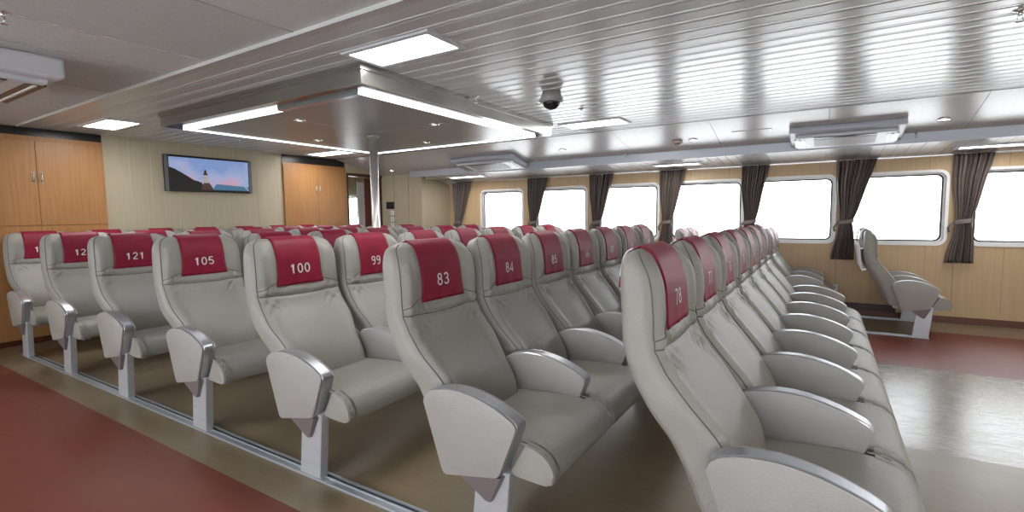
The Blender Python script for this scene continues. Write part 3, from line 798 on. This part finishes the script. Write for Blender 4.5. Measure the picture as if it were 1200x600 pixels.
# ================================================================ BACK WALL THINGS
def cabinet(y0,y1,ymid,label,ztop=2.17,zmid=1.24):
    c = empty('wall_cabinet',(XB,(y0+y1)/2,0)); tag(c,label,'cabinet','orange wood wall cabinets')
    a,b = y0-c.location.y, y1-c.location.y; m = ymid-c.location.y
    MB().box(-.02,.0,a,b,.06,ztop).build('cabinet_body', CABW, c)
    MB().box(-.02,-.008,a,b,0,.06).build('plinth', DBROWN, c)
    MB().box(-.02,-.012,a,b,ztop,2.278).build('shadow_gap_panel', BLACK, c)
    for (p,q,s) in ((a+.004,m-.002,1),(m+.002,b-.004,-1)):
        d = MB().box(0,.016,p,q,zmid+.003,ztop-.05,bev=.0015,seg=1).build('cabinet_door', CABW, c)
        hy_ = (q-.03) if s==1 else (p+.03)
        MB().tube([(.016,hy_,1.71),(.034,hy_,1.715),(.036,hy_,1.755),(.034,hy_,1.80),(.016,hy_,1.805)],.006,8).box(.014,.019,hy_-.012,hy_+.012,1.70,1.815).build('handle', BRASS, d)
        MB().box(0,.016,p,q,.065,zmid-.003,bev=.0015,seg=1).build('cabinet_door', CABW, c)
    return c
cabinet(1.28,2.44,1.85,'orange wood wall cabinet at the far left, beside the television wall',2.19,1.25)
cabinet(4.70,5.88,5.31,'orange wood wall cabinet between the television wall and the doorway',2.16,1.16)
cabinet(.10,1.26,.68,'orange wood wall cabinet left of the frame edge',2.19,1.25)

# television
tv = empty('television',(XB-.02,3.62,1.66)); tag(tv,'wide flat television on the pale wall showing a lighthouse at dusk','television')
TW,TH = 1.10,.465
MB().box(0,.05,-TW/2-.01,TW/2+.01,0,TH,bev=.006).build('tv_case', BLACK, tv)
TVG = mat('tv_grey',(.16,.17,.18),.4,.4)
MB().box(.045,.056,-TW/2-.012,-TW/2+.025,.0,TH).build('speaker_strip', TVG, tv)
MB().box(.045,.056,TW/2-.03,TW/2+.012,0,TH).build('speaker_strip', TVG, tv)
def sky_mat():
    m = bpy.data.materials.new('screen_sky'); m.use_nodes = True; nt = m.node_tree; b = nt.nodes['Principled BSDF']
    tc = nt.nodes.new('ShaderNodeTexCoord'); sp = nt.nodes.new('ShaderNodeSeparateXYZ'); nt.links.new(tc.outputs['Object'], sp.inputs[0])
    n = nt.nodes.new('ShaderNodeTexNoise'); n.inputs['Scale'].default_value = 4.5; n.inputs['Detail'].default_value = 4; nt.links.new(tc.outputs['Object'], n.inputs['Vector'])
    ma = nt.nodes.new('ShaderNodeMath'); ma.operation = 'MULTIPLY_ADD'; ma.inputs[1].default_value = -1.1; ma.inputs[2].default_value = .62; nt.links.new(sp.outputs[2], ma.inputs[0])
    ad = nt.nodes.new('ShaderNodeMath'); ad.operation = 'ADD'; nt.links.new(ma.outputs[0], ad.inputs[0]); 
    m2 = nt.nodes.new('ShaderNodeMath'); m2.operation = 'MULTIPLY_ADD'; m2.inputs[1].default_value = 1.2; m2.inputs[2].default_value = -.6; nt.links.new(n.outputs['Fac'], m2.inputs[0]); nt.links.new(m2.outputs[0], ad.inputs[1])
    cr_ = nt.nodes.new('ShaderNodeValToRGB'); e = cr_.color_ramp.elements; e[0].position = .15; e[0].color = (.20,.30,.58,1); e[1].position = .72; e[1].color = (.60,.33,.42,1)
    x = cr_.color_ramp.elements.new(.45); x.color = (.35,.40,.62,1); nt.links.new(ad.outputs[0], cr_.inputs[0])
    b.inputs['Base Color'].default_value = (.02,.02,.02,1); nt.links.new(cr_.outputs[0], b.inputs['Emission Color']); b.inputs['Emission Strength'].default_value = .6
    return m
EM = lambda n,c: emis(n,c,.6)
mats = [sky_mat(), EM('scr_hill',(.012,.010,.008)), EM('scr_sea',(.06,.16,.28)), EM('scr_tower',(.42,.36,.33)), EM('scr_rock',(.07,.035,.025)), EM('scr_foam',(.4,.42,.5))]
mb = MB(); x = .057; a,b = -TW/2+.035, TW/2-.04; zb,zt = .03,TH-.028
f2 = lambda s,t: (a+(b-a)*s, zb+(zt-zb)*t)
def poly(pts,mi,dx): mb.quad(*[(x+dx,)+f2(s,t) for s,t in pts], mi=mi)
poly([(0,0),(1,0),(1,1),(0,1)],0,0)
poly([(.50,0),(1,0),(1,.14),(.56,.20)],2,.0004)
poly([(.92,.19),(.95,.17),(1,0),(.985,0)],5,.0008)
poly([(0,0),(.40,0),(.38,.22),(.33,.27),(.28,.30),(.22,.40),(.14,.52),(.05,.64),(0,.68)],1,.0006)
poly([(.36,0),(.52,0),(.50,.12),(.46,.25),(.40,.22)],4,.0008)
poly([(.395,.22),(.455,.22),(.445,.48),(.405,.48)],3,.0010)
poly([(.395,.48),(.455,.48),(.455,.52),(.395,.52)],1,.0012)
poly([(.41,.52),(.44,.52),(.44,.60),(.43,.65),(.42,.65),(.41,.60)],1,.0012)
mb.build('screen', mats, tv)

# wall plates beside the doorway and a socket under the window
c = empty('control_panel',(-6.88,6.72,1.50)); tag(c,'small black control screen on the pale wall beside the doorway','wall panel')
MB().box(-.10,.10,-.018,0,-.055,.075,bev=.004).build('panel_case', BLACK, c); MB().box(-.08,.08,-.0195,-.0175,.0,.06).build('panel_display', mat('display',(.03,.04,.05),.1), c)
for z,nm in ((1.37,'topmost'),(1.25,'middle one'),(1.14,'lowest')):
    s = empty('light_switch',(-6.84,6.72,z)); tag(s,'white light switch beside the doorway, %s of three'%nm,'switch','light switches beside the doorway')
    MB().box(-.045,.045,-.010,0,-.04,.04,bev=.004).build('switch_plate', WHITE, s); MB().box(-.018,.018,-.014,-.009,-.02,.02,bev=.002).build('rocker', CASING, s)
s = empty('wall_socket',(.115,W,.335)); tag(s,'square white socket low on the wall under the windows','socket')
MB().box(-.045,.045,-.010,0,-.045,.045,bev=.004).build('socket_plate', WHITE, s); MB().box(-.02,-.012,-.0115,-.009,-.012,.012).box(.012,.02,-.0115,-.009,-.012,.012).build('socket_slots', BLACK, s)
g = MB(); g.box(-.55,.55,-.02,0,-.045,.045); 
for i in range(5): g.box(-.53,.53,-.026,-.018,-.036+i*.018,-.030+i*.018,mi=1)
g = g.build('floor_vent', [BLACK, SKIRT], None, loc=(.20,W-.002,.115)); tag(g,'long dark slotted vent low on the wall behind the foremost window seats','vent')

# ================================================================ CURTAINS
def curtain(xl, xr, label, ztop=1.925, ztie=1.17, zbot=.685, y=7.452, fullbot=.245, tiew=.135, white=False):
    r = empty('curtain',(xl,y,ztop)); tag(r,label,'curtain','tied brown curtains between the windows')
    mb = MB(); bm = mb.bm; NX,NZ = 90,44; uvl = bm.loops.layers.uv.new('UVMap')
    wt = xr-xl; ph = random.random()*6
    V = []
    for i in range(NZ+1):
        z = ztop+(zbot-ztop)*i/NZ
        if z > ztie: 
            q = (ztop-z)/(ztop-ztie); w = wt+(tiew-wt)*(q**1.25); x0 = .0+.045*ss(.3,1,q)
        else:
            q = (ztie-z)/(ztie-zbot); w = tiew+(fullbot-tiew)*ss(0,1,q)**.7; x0 = .045-.075*ss(0,1,q)
        amp = .026 if z>ztie else .022
        amp *= .55+.45*abs((z-ztie)/(ztop-ztie))
        row = []
        for j in range(NX+1):
            s = j/NX; a = s*2*PI*8.5+ph
            yy = amp*(math.sin(a)+.35*math.sin(a*2.3+i*.03))
            row.append((bm.verts.new((x0+w*(s+.010*math.sin(a*2)), yy, z-ztop)), s, i/NZ))
        V.append(row)
    for i in range(NZ):
        for j in range(NX):
            q = (V[i][j],V[i][j+1],V[i+1][j+1],V[i+1][j]); f = bm.faces.new([k[0] for k in q]); f.smooth = True
            for lp,k in zip(f.loops,q): lp[uvl].uv = (k[1],k[2])
    me = mb.mesh('curtain_cloth', WCURT if white else CURT); o = link('curtain_cloth', me, r)
    sm = o.modifiers.new('thickness','SOLIDIFY'); sm.thickness = .003
    # tie band
    pts = []
    for k in range(20):
        a = 2*PI*k/20; pts.append((.045+tiew/2+(tiew/2+.010)*math.cos(a), .032*math.sin(a), ztie-ztop+.012*math.cos(a)))
    tb = MB()
    for dz in (-.018,-.009,0,.009,.018): tb.tube([(p[0],p[1],p[2]+dz) for p in pts], .0065, 6, closed=True)
    tb.tube([(.03,-.01,ztie-ztop-.01),(-.01,.02,ztie-ztop-.07),(.0,.03,ztie-ztop-.12)],.012,6)
    tb.build('tie_band', WCURT if white else mat('tie_band_satin',(.22,.18,.165),.4), r)
    MB().tube([(-.01,.03,.004),(wt+.01,.03,.004)],.008,8).build('curtain_rail', WHITE, r)
    return r
cs = [(-5.99,-5.55,'leftmost brown curtain, in the corner by the first window'),(-4.36,-3.95,'brown curtain between the first and second windows'),
      (-3.20,-2.82,'brown curtain between the second and third windows'),(-2.10,-1.72,'brown curtain between the third and fourth windows'),
      (-.985,-.65,'brown curtain between the fourth and fifth windows'),(.10,.50,'brown curtain behind the foremost window seats'),
      (1.20,1.54,'rightmost brown curtain in the photo, between the last two windows')]
for a,b,l in cs: curtain(a,b,l,zbot=.70 if a>-.5 else .69)
# passage beyond the doorway: bright window with a white curtain
window_cell(20, -9.7, XB-.1, -9.02, -8.64, z0=.75, z1=1.72, ztop=2.3, wy=W-.01, wname='wall_passage', wm=BEIGE)
curtain(-9.16,-8.86,'white curtain beside the bright window beyond the doorway',ztop=1.88,ztie=1.2,zbot=.6,y=7.40,white=True)['group']='white curtains beyond the doorway'
